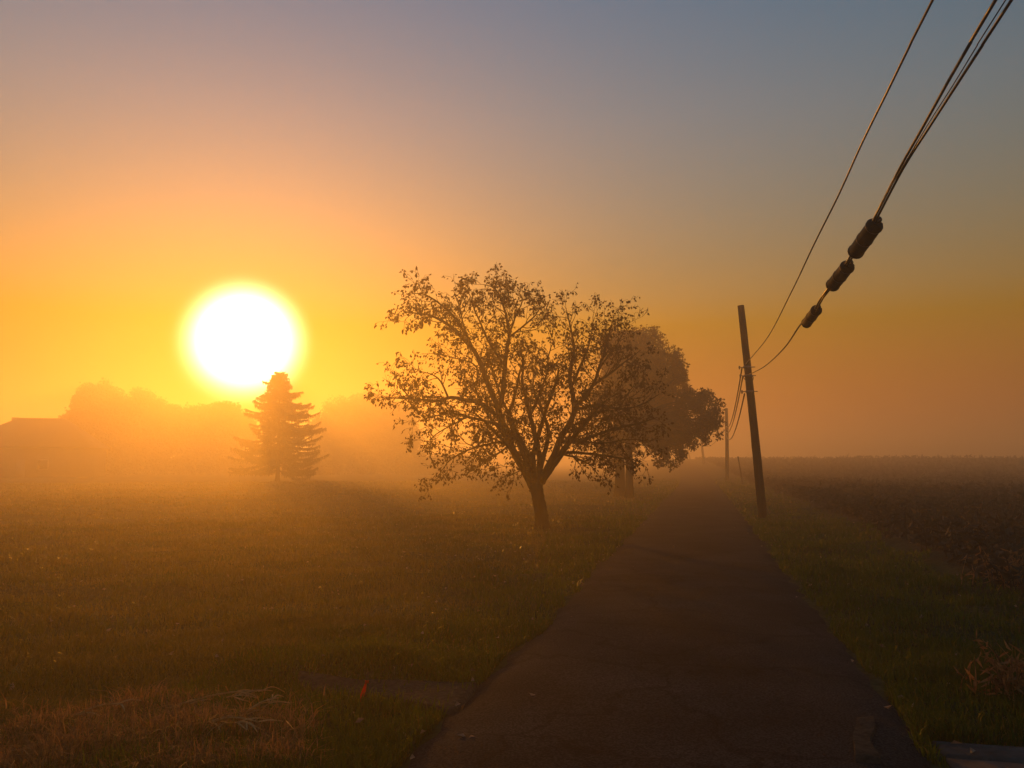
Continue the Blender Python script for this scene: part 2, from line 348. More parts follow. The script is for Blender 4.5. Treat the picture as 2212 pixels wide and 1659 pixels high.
gpx, gpy = to_pixel(gx, gy, 0 * gx)
ok &= ~((gpx > 640) & (gpx < 1060) & (gpy > 1459 + .036 * (gpx - 640)) & (gpy < 1477 + .17 * (gpx - 640)) & (rng.uniform(0, 1, len(gx)) < .85))
ok &= ~((s_ < S1 + .05) & (l_ > L1 - .05) & (l_ < 3.9))
is_tuft = is_tuft[ok]; gx, gy, tuft = gx[ok], gy[ok], tuft[ok]; gr = np.hypot(gx, gy)
hg = (.025 + .075 * tuft * vnoise(gx * 1.1, gy * 2.1, 45) + .02 * rng.standard_normal(len(gx)) ** 2) * (1 + .35 * (vnoise(gx / 2, gy / 1, 44) > .62))
s_, l_ = to_sl(gx, gy); hg = np.clip(hg, .02, .115) * (1 + gr / 140) + is_tuft * rng.uniform(.0, .075, len(gx)); wg = .005 + .0011 * gr
vg = (l_ > 0) | (l_ > -2.5 - 1.6 * vnoise(gx / 1.7, gy / 1.7, 47)); vg &= rng.uniform(0, 1, len(gx)) < .8
blades('grass', gx[~vg], gy[~vg], hg[~vg], wg[~vg], M['grass'], .9, 3, kind='stuff', label='short dewy brownish lawn grass spreading from the lane to the fog', cat='grass')
blades('verge_grass', gx[vg], gy[vg], hg[vg] * 1.15, wg[vg], M['verge'], .9, 4, kind='stuff', label='greener grass growing along both edges of the lane', cat='grass')

# dead weeds in the near corner of the lawn
g = np.random.default_rng(77); n = 26000
px_, py_ = g.uniform(-60, 700, n), 1500 + 170 * g.uniform(0, 1, n) ** .8
wx, wy = to_ground(px_, py_); keep = vnoise(wx * 1.6, wy * 2.4, 51) + .25 * g.uniform(-1, 1, n) > .42; keep &= px_ < 640 + 40 * g.standard_normal(n)
wx, wy = wx[keep], wy[keep]
blades('dead_weeds', wx, wy, np.clip(.07 + .07 * g.standard_normal(len(wx)) * vnoise(wx * 3, wy * 4, 52) * 1.8, .03, .24), g.uniform(.004, .013, len(wx)), M['dry'], 1.6, 8, kind='stuff', label='reddish brown dead weeds flattened on the lawn corner', cat='weeds')

# fallen leaves
fx, fy = scatter(5200, 3, 40, power=1.1, seed=61); s_, l_ = to_sl(fx, fy)
tx0, ty0 = P(1170, 1138, 21.4)[:2]; near_tree = np.hypot(fx - tx0, fy - ty0) < 7
keep = (np.random.default_rng(4).uniform(0, 1, len(fx)) < np.where(near_tree, 1, .28)) & (l_ < 4.2) & ((np.abs(l_ + .2) > 1.4) | (np.random.default_rng(5).uniform(0, 1, len(fx)) < .12))
fx, fy = fx[keep], fy[keep]; fc = np.stack([fx, fy, ground_z(fx, fy) + .045], -1); dd = np.random.default_rng(6).standard_normal((len(fx), 3)); dd[:, 2] *= .35
v, t = leaf_mesh(fc, dd, np.random.default_rng(7).uniform(.03, .07, len(fx)), .034, .3, 9)
obj('fallen_leaves', make_mesh('fallen_leaves', v, [t], M['fallen']), kind='stuff', label='dry fallen leaves scattered over the lawn and verge', cat='leaves')

# ripe crop standing in the field: stalks in rows with ragged leaves
def crop():
    g = np.random.default_rng(90); mb = MB()
    rows = []
    l0 = 4.15
    for r in range(70):
        l = l0 + r * .55 * (1 + r * .012); step = .16 * (1 + r * .05)
        s = np.arange(4.0 + .45 * r, 170, step)
        k = 1 / (1 + ((s - 4) / 60) ** 2)
        s = s[g.uniform(0, 1, len(s)) < k]
        rows.append(np.stack([s + g.normal(0, .05, len(s)), l + g.normal(0, .09, len(s)) + (.35 * (vnoise(s / 2.2, s * 0, 91) - .5))], -1))
    q = np.vstack(rows); x, y = from_sl(q[:, 0], q[:, 1]); az = np.degrees(np.arctan2(x, y)); okk = (az > -5) & (az < 43) & (np.hypot(x, y) > 4.5)
    x, y = x[okk], y[okk]; n = len(x); z = ground_z(x, y); d = np.hypot(x, y); sc = 1 + d / 130
    h = g.uniform(.30, .58, n) * (.75 + .5 * vnoise(x / 3, y / 3, 92)); w_ = (.010 + .0006 * d)
    lean = g.normal(0, .16, (n, 2))
    b = np.stack([x, y, z - .02], -1); tp = b + np.stack([lean[:, 0] * h, lean[:, 1] * h, h], -1)
    a = g.uniform(0, math.pi, n); e = np.stack([np.cos(a), np.sin(a), 0 * a], -1) * (w_ / 2)[:, None]; f = np.stack([-np.sin(a), np.cos(a), 0 * a], -1) * (w_ / 2)[:, None]
    v = np.stack([b - e, b + e, tp + e * .6, tp - e * .6, b - f, b + f, tp + f * .6, tp - f * .6], 1).reshape(-1, 3); i = np.arange(n)[:, None] * 8
    mb.add(v, np.vstack([i + np.array([[0, 1, 2, 3]]), i + np.array([[4, 5, 6, 7]])]))
    per = 6
    idx = np.repeat(np.arange(n), per); tt = g.uniform(.25, 1, len(idx))[:, None]; c = b[idx] * (1 - tt) + tp[idx] * tt
    dr = g.standard_normal((len(idx), 3)); dr[:, 2] = g.uniform(-1.0, .7, len(idx))
    L = g.uniform(.09, .22, len(idx)) * sc[idx]
    v, t = leaf_mesh(c, dr, L, L * g.uniform(.25, .5, len(idx)), .25, 93); mb.add(v, None, t)
    mb.build('crop_plants', M['crop'], kind='stuff', label='low dark ripe crop standing in rows across the foggy field', cat='crop')
crop()
# tall dry weeds on the far side of the verge
def dry_clump(px, py, n, spread, hgt, label, seed):
    g = np.random.default_rng(seed); x0, y0 = to_ground(px, py)
    x = x0 + g.normal(0, spread, n); y = y0 + g.normal(0, spread, n)
    t = bpy.data.objects.new('dry_weed_clump', None); C.objects.link(t); t.location = (x0, y0, float(ground_z(x0, y0)))
    t['label'] = label; t['category'] = 'weed'; t['group'] = 'dry weed clumps at the field edge'
    mb = MB(); ml = MB()
    for i in range(n):
        b = np.array([x[i] - x0, y[i] - y0, float(ground_z(x[i], y[i])) - float(ground_z(x0, y0)) - .02]); h = hgt * g.uniform(.5, 1.1); ln = g.normal(0, .28, 2) * h
        pts = np.array([b, b + [ln[0] * .3, ln[1] * .3, h * .5], b + [ln[0], ln[1], h]]); mb.tube(pts, [.006, .005, .002], 4)
        k = 9; tt = g.uniform(.2, 1, k)[:, None]; c = pts[0] * (1 - tt) + pts[2] * tt; d = g.standard_normal((k, 3)); d[:, 2] -= .4
        v, f = leaf_mesh(c, d, g.uniform(.06, .16, k), g.uniform(.012, .03, k), .3, seed + i); ml.add(v, None, f)
    mb.build('stems', M['dry'], t); o = ml.build('leaves', M['dry'], t); o['kind'] = 'stuff'
dry_clump(2196, 1262, 34, .22, .5, 'knee high rusty brown weed clump where the crop meets the verge', 301)
dry_clump(2205, 1500, 40, .16, .42, 'rusty brown weed clump in the verge grass near the concrete pad', 302)

# ---------------------------------------------------------------- the pear tree on the lawn
def rot_about(v, axis, ang):
    c, s = math.cos(ang), math.sin(ang); return v * c + np.cross(axis, v) * s + axis * np.dot(axis, v) * (1 - c)
class Grower:
    """limbs given as polylines, side branches and twigs grown from them."""
    def __init__(self, seed, sides=(10, 5, 4, 3)):
        self.g = np.random.default_rng(seed); self.wood = MB(); self.sides = sides; self.tips = []; self.tdirs = []
    def path(self, p, d, length, n, wander, up):
        pts = [p]; d = unit(d)
        for _ in range(n):
            d = unit(d + self.g.normal(0, wander, 3) + np.array([0, 0, up])); pts.append(pts[-1] + d * length / n)
        return np.array(pts)
    def branch(self, p, d, length, rad, level, up=.04, maxlevel=3, gap=(.22, .13, .09), leafy=1.0):
        g = self.g; n = max(3, int(length / .12)); pts = self.path(p, d, length, n, .17, up)
        r = np.linspace(rad, max(.0034, rad * .35), len(pts)); self.wood.tube(pts, r, self.sides[min(level, 3)], cap=False)
        self.sprout(pts, r, level, up, maxlevel, gap, leafy, .12)
    def sprout(self, pts, r, level, up, maxlevel, gap, leafy, start, lmul=1.0):
        g = self.g; seg = np.linalg.norm(np.diff(pts, axis=0), axis=1); cum = np.concatenate([[0], np.cumsum(seg)]); L = cum[-1]
        if level >= maxlevel:
            for c in np.arange(L * .2, L + .01, .042):
                if g.uniform() < .8 * leafy:
                    i = min(np.searchsorted(cum, c), len(pts) - 1); self.tips.append(pts[i]); self.tdirs.append(unit(pts[i] - pts[i - 1]))
            return
        c = L * start + g.uniform(0, gap[level]); ph = g.uniform(0, 6.28)
        while c < L:
            i = min(np.searchsorted(cum, c), len(pts) - 1); t = unit(pts[i] - pts[max(0, i - 1)]); ax = unit(np.cross(t, g.standard_normal(3)))
            ax = rot_about(ax, t, ph); ph += 2.4 + g.uniform(-.6, .6)
            d = rot_about(t, ax, g.uniform(.55, 1.15)); f = 1 - .55 * c / L
            ln = {0: g.uniform(.5, 1.15), 1: g.uniform(.22, .5), 2: g.uniform(.10, .26)}[level] * (.25 + .75 * f) * lmul
            rr = min(r[i] * .6, {0: .017, 1: .007, 2: .0038}[level])
            self.branch(pts[i], d, ln, max(.0045, rr), level + 1, .05, maxlevel, gap, leafy)
            c += gap[level] * g.uniform(.55, 1.5)
def pear_tree():
    base = P(1170, 1138, 21.4); gz = float(ground_z(base[0], base[1])); D = 21.4
    def T(cx, cy, dz=0.0): return P(760.4 + (1095 + (cx - 1095) * .955) * .375, 553 + (1570 + (cy - 1570) * .965) * .375, D + dz)
    G = Grower(42)
    # (points in the enlarged view, depth at the end, radius at start and end, leafiness)
    limbs = [
     ([(1045, 1335), (985, 1220), (940, 1140), (895, 1050), (860, 950), (830, 870), (800, 790), (760, 700), (730, 610), (690, 520), (620, 440), (550, 370), (450, 310), (350, 285), (270, 280)], -.6, .088, .008, 1.2),
     ([(690, 520), (640, 420), (560, 300), (480, 230), (390, 170), (300, 160)], -1.1, .03, .006, 1.3),
     ([(640, 420), (610, 320), (590, 230), (560, 150)], .6, .02, .005, 1.2),
     ([(850, 925), (780, 860), (700, 820), (600, 805), (530, 790), (450, 810), (350, 800), (240, 790), (150, 785), (95, 800)], .4, .05, .006, 1.3),
     ([(530, 790), (480, 690), (420, 650), (350, 640)], -.5, .02, .005, 1.2),
     ([(300, 795), (240, 720), (210, 660)], .3, .014, .004, 1.2),
     ([(600, 805), (640, 730), (700, 690), (690, 600), (560, 560), (430, 530)], .9, .022, .005, .8),
     ([(835, 850), (860, 760), (870, 640), (885, 500), (900, 400), (880, 290), (850, 190), (800, 125), (735, 110)], .5, .055, .006, 1.2),
     ([(900, 400), (940, 290), (975, 210), (950, 140)], -.4, .022, .005, 1.3),
     ([(895, 430), (990, 350), (1060, 280), (1095, 230)], .8, .022, .005, 1.1),
     ([(870, 600), (790, 480), (720, 330), (680, 230), (690, 160)], -.9, .026, .005, .9),
     ([(1050, 1295), (1000, 1170), (950, 1060), (910, 970), (885, 900), (910, 800), (940, 660), (970, 570), (990, 500)], 1.2, .062, .006, .7),
     ([(1075, 1260), (1075, 1150), (1050, 1020), (1020, 900), (1000, 790), (980, 700), (985, 600), (960, 480)], -.9, .065, .008, .7),
     ([(1020, 900), (1080, 780), (1130, 650), (1140, 540), (1180, 440)], .7, .03, .006, .8),
     ([(1090, 1300), (1125, 1210), (1170, 1130), (1205, 1030), (1260, 930), (1282, 850), (1270, 750), (1255, 650), (1280, 500), (1260, 370), (1235, 260)], .3, .085, .007, .8),
     ([(1280, 860), (1340, 800), (1400, 720), (1450, 600), (1490, 480), (1520, 380), (1535, 295)], -.7, .045, .006, .9),
     ([(1400, 720), (1500, 640), (1600, 560), (1690, 490)], .6, .028, .005, .8),
     ([(1285, 700), (1340, 560), (1390, 430), (1415, 280)], .9, .03, .005, .9),
     ([(1450, 600), (1540, 480), (1590, 400), (1610, 350)], .2, .02, .004, .9),
     ([(1200, 1050), (1320, 1050), (1450, 1000), (1580, 960), (1700, 935), (1800, 905)], -.4, .045, .006, .55),
     ([(1275, 870), (1420, 830), (1560, 850), (1680, 830), (1760, 790), (1810, 760)], .5, .04, .006, .6),
     ([(1560, 850), (1640, 730), (1690, 700)], 0, .016, .004, .6),
     ([(1180, 1125), (1290, 1110), (1400, 1120), (1560, 1140), (1700, 1165)], .8, .038, .005, .55),
     ([(1190, 1120), (1280, 1140), (1370, 1180), (1410, 1195)], -.8, .026, .005, .7),
     ([(1320, 1050), (1450, 1060), (1600, 1040), (1740, 1060)], .4, .024, .004, .55),
     ([(900, 1060), (820, 1055), (720, 1080), (620, 1110), (540, 1160), (490, 1220), (462, 1270)], -.5, .032, .004, 1.0),
     ([(880, 985), (780, 930), (650, 900), (550, 880), (430, 900), (335, 930)], .8, .036, .005, 1.2),
     ([(650, 900), (530, 960), (440, 1020), (410, 1055)], -.3, .02, .004, 1.2),
     ([(905, 1060), (840, 1120), (760, 1160), (685, 1235)], .9, .02, .004, .9),
     ([(960, 1120), (930, 1180), (930, 1240)], -.5, .012, .003, .6),
    ]
    limbs2 = [  # limbs that lean towards and away from the viewer
     ([(1055, 1290), (1040, 1150), (1080, 980), (1130, 820), (1180, 680), (1190, 590)], -3.0, .06, .007, .55),
     ([(1060, 1290), (1100, 1140), (1130, 980), (1090, 850), (1040, 720), (1050, 620)], 3.0, .06, .007, .55),
     ([(1045, 1310), (960, 1170), (860, 1030), (760, 900), (690, 760), (660, 640)], 2.8, .055, .006, .9),
     ([(1090, 1290), (1180, 1150), (1290, 1000), (1390, 880), (1450, 780), (1520, 700)], 2.9, .06, .006, .8),
     ([(1090, 1300), (1170, 1180), (1260, 1060), (1360, 950), (1420, 880), (1500, 800)], -2.8, .06, .006, .75),
     ([(1040, 1310), (970, 1190), (900, 1080), (800, 980), (720, 900), (640, 850)], -2.6, .05, .006, .8),
     ([(1060, 1280), (1010, 1120), (900, 900), (820, 700), (780, 560), (750, 430)], 2.2, .05, .006, .8),
    ]
    thing = bpy.data.objects.new('pear_tree', None); C.objects.link(thing)
    thing['label'] = 'spreading half bare tree with drooping brown leaves on the lawn beside the lane'; thing['category'] = 'tree'
    tr = MB()
    tp = resample([T(1098, 1600), T(1094, 1545), T(1090, 1480), T(1072, 1390), T(1060, 1320), T(1058, 1270), T(1062, 1235)], .05)
    tp[0, 2] = gz - .08; q = np.linspace(0, 1, len(tp))
    rr = np.interp(q, [0, .06, .2, .5, .8, 1], [.36, .23, .18, .168, .175, .105])
    tr.tube(tp, rr, 18, wob=.035)
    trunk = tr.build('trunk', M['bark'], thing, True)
    lm = MB()
    for pts, dz, r0, r1, leafy in limbs + limbs2:
        n = len(pts); far = abs(dz) > 2
        w3 = [T(cx, cy, dz * (i / (n - 1)) ** (1.0 if far else 1.4)) for i, (cx, cy) in enumerate(pts)]
        pp = resample(w3, .11); pp[2:] += np.cumsum(G.g.normal(0, .006, (len(pp) - 2, 3)), axis=0)
        r = np.linspace(0, 1, len(pp)); r = 1.15 * r0 * (1 - r) ** .75 + r1 * 1.2
        lm.tube(pp, r, 9 if r0 > .04 else 6, wob=.03)
        G.sprout(pp, r, 0, .05, 3, (.155, .115, .085), max(leafy, .8), .24 if r0 > .05 else .08, .86)
    lm.build('limbs', M['bark'], thing, True)
    G.wood.build('twigs', M['bark'], thing)['kind'] = 'stuff'
    tips, td = np.array(G.tips), np.array(G.tdirs); g = G.g
    # leaves hang in clumps: keep more where the clump noise is high
    q3 = tips * 1.9; cl = vnoise(q3[:, 0] + .73 * q3[:, 1], q3[:, 2] + .41 * q3[:, 1], 71) * .6 + vnoise(q3[:, 0] * 2.1 - q3[:, 1], q3[:, 2] * 2.1, 73) * .4
    ctr = T(1060, 800); rad = np.linalg.norm((tips - ctr) * [.8, .55, 1], axis=1)
    keep = g.uniform(0, 1, len(tips)) < np.clip((cl - .20 + .10 * (rad > 2.6)) * 4.0, .14, 1) * np.clip(.78 + .2 * rad, 0, 1)
    tips, td = tips[keep], td[keep]; n = len(tips)
    d = td * .5 + g.normal(0, .45, (n, 3)) + np.array([0, 0, -.9]); d = unit(d)
    base_ = tips + d * .03
    v, t = leaf_mesh(base_, d, g.uniform(.07, .115, n), g.uniform(.045, .07, n), .28, 72)
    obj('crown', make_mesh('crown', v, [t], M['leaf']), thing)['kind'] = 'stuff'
pear_tree()

# ---------------------------------------------------------------- leafy trees
def leafy_tree(name, label, depth, trunk_px, base_off, clumps, leaf_n, leaf_len, mat, trunk_r, seed, group=None, ydepth=.8, fork=.75, two_stems=False):
    """clumps: (px, py, rx_px, ry_px) ellipses seen in the picture, filled at the tree's own distance with sub-clumps of leaves."""
    g = np.random.default_rng(seed); m = depth / FPX
    b = P(trunk_px, 1000, depth); gz = float(ground_z(b[0], b[1])); b[2] = gz
    t = bpy.data.objects.new(name, None); C.objects.link(t); t['label'] = label; t['category'] = 'tree'
    if group: t['group'] = group
    cs, ds, ls = [], [], []; wood = MB(); limbs = MB()
    cen = np.array([P(c[0], c[1], depth) for c in clumps]); top = cen[:, 2].max(); fk = b + np.array([0, 0, max(1.2, (cen[:, 2].min() - gz) * fork + .4)])
    limbs.tube(resample([b - [0, 0, .1], b + [.02, 0, .5], (b + fk) / 2 + [.03, 0, 0], fk], .25), np.interp(np.linspace(0, 1, len(resample([b - [0, 0, .1], b + [.02, 0, .5], (b + fk) / 2 + [.03, 0, 0], fk], .25))), [0, .15, 1], [trunk_r * 1.4, trunk_r, trunk_r * .8]), 12, wob=.04)
    limbs.build('trunk', M['bark'], t, True)
    for (px, py, rx, ry), c in zip(clumps, cen):
        rx, ry = rx * m, ry * m; rd = rx * ydepth; vol = rx * ry * rd; k = max(7, int(15 * (rx * ry) ** .75))
        for _ in range(k):
            u = unit(g.standard_normal(3)) * g.uniform(.25, 1) ** .5 * .86; sc = c + u * [rx, rd, ry]; sr = g.uniform(.16, .38) * min(rx, ry) + .12
            pp = resample([fk, fk * .55 + sc * .45 + g.normal(0, .15, 3) + [0, 0, .15], sc], .3); wood.tube(pp, np.linspace(trunk_r * .32, .012, len(pp)), 5, cap=False)
            for _k in range(4):
                e = sc + unit(g.standard_normal(3)) * sr * 1.12; wood.tube(np.array([sc, (sc + e) / 2 + g.normal(0, .05, 3), e]), [.014, .01, .004], 4, cap=False)
            n = int(leaf_n * (sr ** 2)); uu = unit(g.standard_normal((n, 3))) * (g.uniform(0, 1, (n, 1)) ** .42) * sr * (1 + .25 * g.standard_normal((n, 1)) * .5)
            cs.append(sc + uu); dd = g.standard_normal((n, 3)); dd[:, 2] -= .5; ds.append(dd); ls.append(g.uniform(.7, 1.3, n) * leaf_len)
    wood.build('branches', M['bark'], t)['kind'] = 'stuff'
    cs, ds, ls = np.vstack(cs), np.vstack(ds), np.concatenate(ls)
    v, f = leaf_mesh(cs, ds, ls, ls * .75, .22, seed + 1); obj('crown', make_mesh('crown', v, [f], mat), t)['kind'] = 'stuff'
    print(name, len(cs))
leafy_tree('maple_tree', 'tall golden brown tree with a broad domed crown standing behind the half bare tree', 42, 1338, 0,
    [(1360, 760, 62, 58), (1420, 790, 58, 70), (1330, 850, 62, 70), (1400, 880, 70, 80), (1455, 830, 44, 62), (1440, 920, 55, 60), (1330, 960, 48, 44), (1310, 1000, 26, 20), (1400, 730, 34, 34)], 620, .15, M['leaf_gold'], .27, 201, fork=1.5)
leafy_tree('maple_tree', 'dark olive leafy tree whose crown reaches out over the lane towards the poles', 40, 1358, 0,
    [(1440, 930, 48, 52), (1490, 900, 52, 56), (1530, 885, 38, 48), (1500, 945, 40, 26), (1440, 985, 36, 26), (1475, 965, 30, 26), (1390, 930, 40, 44), (1550, 920, 18, 30)], 760, .13, M['leaf_green'], .2, 202, fork=1.5)

# ---------------------------------------------------------------- spruce against the sun
def spruce():
    depth = 74; b = P(600, 1000, depth); gz = float(ground_z(b[0], b[1])); b[2] = gz; H = P(604, 800, depth)[2] - gz
    g = np.random.default_rng(303); t = bpy.data.objects.new('spruce_tree', None); C.objects.link(t); t.location = b
    t['label'] = 'dark spruce with drooping boughs standing in front of the rising sun'; t['category'] = 'tree'
    tr = MB(); tr.tube([(0, 0, -.1), (.02, 0, .5), (0, 0, H * .5), (.05, 0, H)], [.26, .2, .12, .015], 10, wob=.03); tr.build('trunk', M['bark'], t, True)
    wood = MB(); cs, ds, ls, ws = [], [], [], []
    z = 1.0
    while z < H - .08:
        f = (H - z) / H; reach = 4.1 * f ** .52; k = 9 if f > .3 else 6
        for i in range(k):
            a = 6.283 * i / k + g.uniform(-.35, .35) + z * 2.1; R_ = reach * (.32 + 1.15 * vnoise(math.cos(a) * 2.2 + 5, math.sin(a) * 2.2 + z * 1.5, 311)) * g.uniform(.75, 1.15); dr_ = g.uniform(.15, .5)
            if z < 2.0 and -2.25 < math.atan2(math.sin(a), math.cos(a)) < -.9: continue           # the open gap under the near side
            if z < 2.0 and .9 < math.atan2(math.sin(a), math.cos(a)) < 2.25: continue
            dirn = np.array([math.cos(a), math.sin(a), 0]); u = np.linspace(0, 1, 8)[:, None]
            pts = np.array([0, 0, z]) + dirn * R_ * u + np.array([0, 0, 1]) * (R_ * (-dr_ * u + .26 * u ** 3) + .10 * u * f)
            pts[1:] += g.normal(0, .02, (7, 3)); wood.tube(pts, np.linspace(.028 * f + .008, .005, 8), 4, cap=False)
            n = int(70 * R_) + 10; tt = g.uniform(.06, 1, n) ** .75; ii = tt * 7; i0 = np.clip(ii.astype(int), 0, 6); fr = (ii - i0)[:, None]; c = pts[i0] * (1 - fr) + pts[i0 + 1] * fr
            side = np.cross(dirn, [0, 0, 1]); sd = g.choice([-1, 1], n)[:, None]
            d = dirn * g.uniform(.1, .9, (n, 1)) + side * sd * g.uniform(.2, 1, (n, 1)) + np.array([0, 0, 1]) * g.uniform(-1.1, .1, (n, 1))
            cs.append(c); ds.append(d); ls.append(g.uniform(.16, .42, n) * (1.1 - .5 * tt) * (.55 + .6 * min(1, R_))); ws.append(g.uniform(.05, .09, n))
            m = int(30 * R_); j = g.integers(0, n, m); c2 = c[j] + unit(d[j]) * ls[-1][j][:, None] * .7      # hanging twigs
            cs.append(c2); ds.append(np.stack([g.normal(0, .2, m), g.normal(0, .2, m), -np.ones(m)], -1)); ls.append(g.uniform(.12, .30, m)); ws.append(g.uniform(.035, .06, m))
        z += .15 + .24 * f * g.uniform(.6, 1.5)
    wood.build('boughs', M['bark'], t)['kind'] = 'stuff'
    cs, ds, ls, ws = np.vstack(cs), np.vstack(ds), np.concatenate(ls), np.concatenate(ws); print('spruce', len(cs))
    v, f = leaf_mesh(cs, ds, ls, ws, .2, 304); obj('crown', make_mesh('crown', v, [f], M['needle']), t)['kind'] = 'stuff'
spruce()

# ---------------------------------------------------------------- trees and a house lost in the fog
FAR = 'trees fading into the fog behind the lawn'
leafy_tree('distant_tree', 'tall round fogbound tree beside the hip roofed house', 118, 215, 0, [(215, 880, 55, 58), (190, 930, 60, 50), (245, 925, 50, 55), (160, 945, 36, 40), (200, 975, 70, 30), (140, 968, 40, 34)], 150, .34, M['far_leaf'], .25, 401, FAR)
leafy_tree('distant_tree', 'fogbound tree with a narrow peaked crown next to the tall round one', 124, 318, 0, [(300, 882, 36, 50), (340, 915, 50, 50), (310, 940, 60, 45), (375, 925, 40, 46), (320, 978, 72, 28)], 150, .34, M['far_leaf'], .25, 402, FAR)
leafy_tree('distant_tree', 'low wide fogbound tree between the peaked tree and the spruce', 128, 450, 0, [(430, 920, 55, 48), (480, 912, 45, 46), (405, 950, 45, 40), (520, 930, 45, 40), (460, 976, 80, 30)], 150, .34, M['far_leaf'], .25, 403, FAR)
leafy_tree('distant_tree', 'broad faint fogbound tree between the spruce and the half bare tree', 130, 790, 0, [(740, 905, 55, 50), (800, 890, 60, 52), (850, 910, 50, 50), (700, 930, 40, 40), (780, 945, 90, 40), (880, 940, 40, 40), (780, 978, 95, 26), (880, 976, 50, 26), (705, 972, 48, 28)], 60, .30, M['far_leaf'], .22, 404, FAR)
def thicket():
    g = np.random.default_rng(707); cs = []
    for k in range(150):
        px = g.uniform(95, 1010); dp_ = g.uniform(112, 135); c = P(px, 1000, dp_); gz = float(ground_z(c[0], c[1])); r_ = g.uniform(.7, 1.7) * (1.25 if px < 560 else 1.2); n = int(150 * r_ * r_)
        u = unit(g.standard_normal((n, 3))) * g.uniform(.3, 1.08, (n, 1)) ** .5 * r_; u[:, 2] = u[:, 2] * .9 + r_ * .75; cs.append(np.array([c[0], c[1], gz]) + u * [1.3, 1, 1])
    cs = np.vstack(cs); v, f = leaf_mesh(cs, g.standard_normal((len(cs), 3)), g.uniform(.25, .5, len(cs)), .28, .2, 708)
    obj('undergrowth', make_mesh('undergrowth', v, [f], M['far_leaf']), kind='stuff', label='low fogbound thicket along the far edge of the lawn', cat='undergrowth')
thicket()
def house():
    depth = 98; c = P(70, 1000, depth); gz = float(ground_z(c[0], c[1])); t = bpy.data.objects.new('house', None); C.objects.link(t); t.location = (c[0], c[1], gz); t.rotation_euler = (0, 0, R(12))
    t['label'] = 'single storey house with a low hip roof sunk in the fog'; t['category'] = 'house'
    top = P(70, 903, depth)[2] - gz; W, Dp, E = 14.0, 9.0, 3.6; x0, x1 = -1.8, 3.4
    m = MB(); m.box((0, 0, E / 2), (W, Dp, E)); m.build('wall', M['wall'], t)
    o = .4; m = MB(); v = [(-W / 2 - o, -Dp / 2 - o, E), (W / 2 + o, -Dp / 2 - o, E), (W / 2 + o, Dp / 2 + o, E), (-W / 2 - o, Dp / 2 + o, E), (x0, 0, top), (x1, 0, top)]
    v += [(a, b_, z - .18) for a, b_, z in v[:4]]
    m.add(v, [[0, 1, 5, 4], [2, 3, 4, 5], [0, 6, 7, 1], [1, 7, 8, 2], [2, 8, 9, 3], [3, 9, 6, 0], [9, 8, 7, 6]], [[1, 2, 5], [3, 0, 4]])
    rf = m.build('roof', M['roof'], t); m = MB(); m.box((-2.6, 1.2, top - .35), (.6, .6, .9)); m.build('chimney', M['roof'], rf)
    for x in (-2.6, 2.6):
        m = MB(); m.box((x, -Dp / 2 - .01, 1.5), (1.3, .08, 1.2)); wn = m.build('window', M['trim'], t); m = MB(); m.box((x, -Dp / 2 - .05, 1.5), (1.1, .05, 1.0)); m.build('pane', M['glass'], wn)
    m = MB(); m.box((.3, -Dp / 2 - .02, 1.05), (.95, .1, 2.1)); dr = m.build('door', M['trim'], t); m = MB(); m.box((.65, -Dp / 2 - .1, 1.0), (.06, .08, .06)); m.build('handle', M['steel'], dr)
house()

# ---------------------------------------------------------------- poles and wires
def pole(base_px, top_px, depth, radius, label, brackets, top_depth=None):
    b = P(base_px[0], base_px[1], depth); gz = float(ground_z(b[0], b[1])); tp = P(top_px[0], top_px[1], top_depth or depth)
    t = bpy.data.objects.new('utility_pole', None); C.objects.link(t); t['label'] = label; t['category'] = 'pole'; t['group'] = 'poles along the lane'
    b[2] = gz; t.location = b; v = tp - b; u = np.linspace(0, 1, 16)[:, None]; pts = v * u; pts[0] -= unit(v) * .4
    m = MB(); pts2 = pts + np.sin(u * 3.1) * np.array([.02, .01, 0]); m.tube(pts2, np.linspace(radius * 1.15, radius * .85, 16), 14, wob=.02); m.build('post', M['pole'], t, True)
    for f in brackets:
        c = v * f; m = MB(); ax = unit(np.array([ca, -sa, 0])); m.tube([c - ax * (radius + .14), c - ax * radius, c + ax * (radius + .12)], [.014, .014, .014], 8)
        m.tube([c - ax * (radius + .11) - [0, 0, .06], c - ax * (radius + .11) + [0, 0, .05]], [.025, .025], 8)
        m.tube([c - [ca * 0, 0, .03], c + [0, 0, .03]], [radius * 1.06, radius * 1.06], 14); m.build('bracket', M['steel'], t)
    return b, tp
b1, t1 = pole((1648, 1118), (1600, 660), 25, .12, 'leaning wooden utility pole holding the sagging cable with splice cases', (.705, .665, .59))
b2, t2 = pole((1571, 1042), (1569, 882), 71, .15, 'upright wooden utility pole next along the lane beyond the leaning one', (.78, .70))
b3, t3 = pole((1521, 1012), (1514, 947), 125, .17, 'small leaning utility pole in the fog below the overhanging crown', (.8,))
b4, t4 = pole((1491, 1006), (1485, 972), 190, .17, 'faint utility pole farthest along the lane almost lost in fog', (.8,))
# short leaning stake in the crop
b5 = P(1604, 1020, 62); b5[2] = float(ground_z(b5[0], b5[1])); m = MB(); tp5 = P(1594, 986, 62) - b5
m.tube(np.vstack([[0, 0, -.2], tp5 * .5, tp5]), [.06, .055, .045], 8, wob=.04); m.build('fence_post', M['pole'], None, True, label='short leaning post standing alone in the field', cat='post', loc=b5)

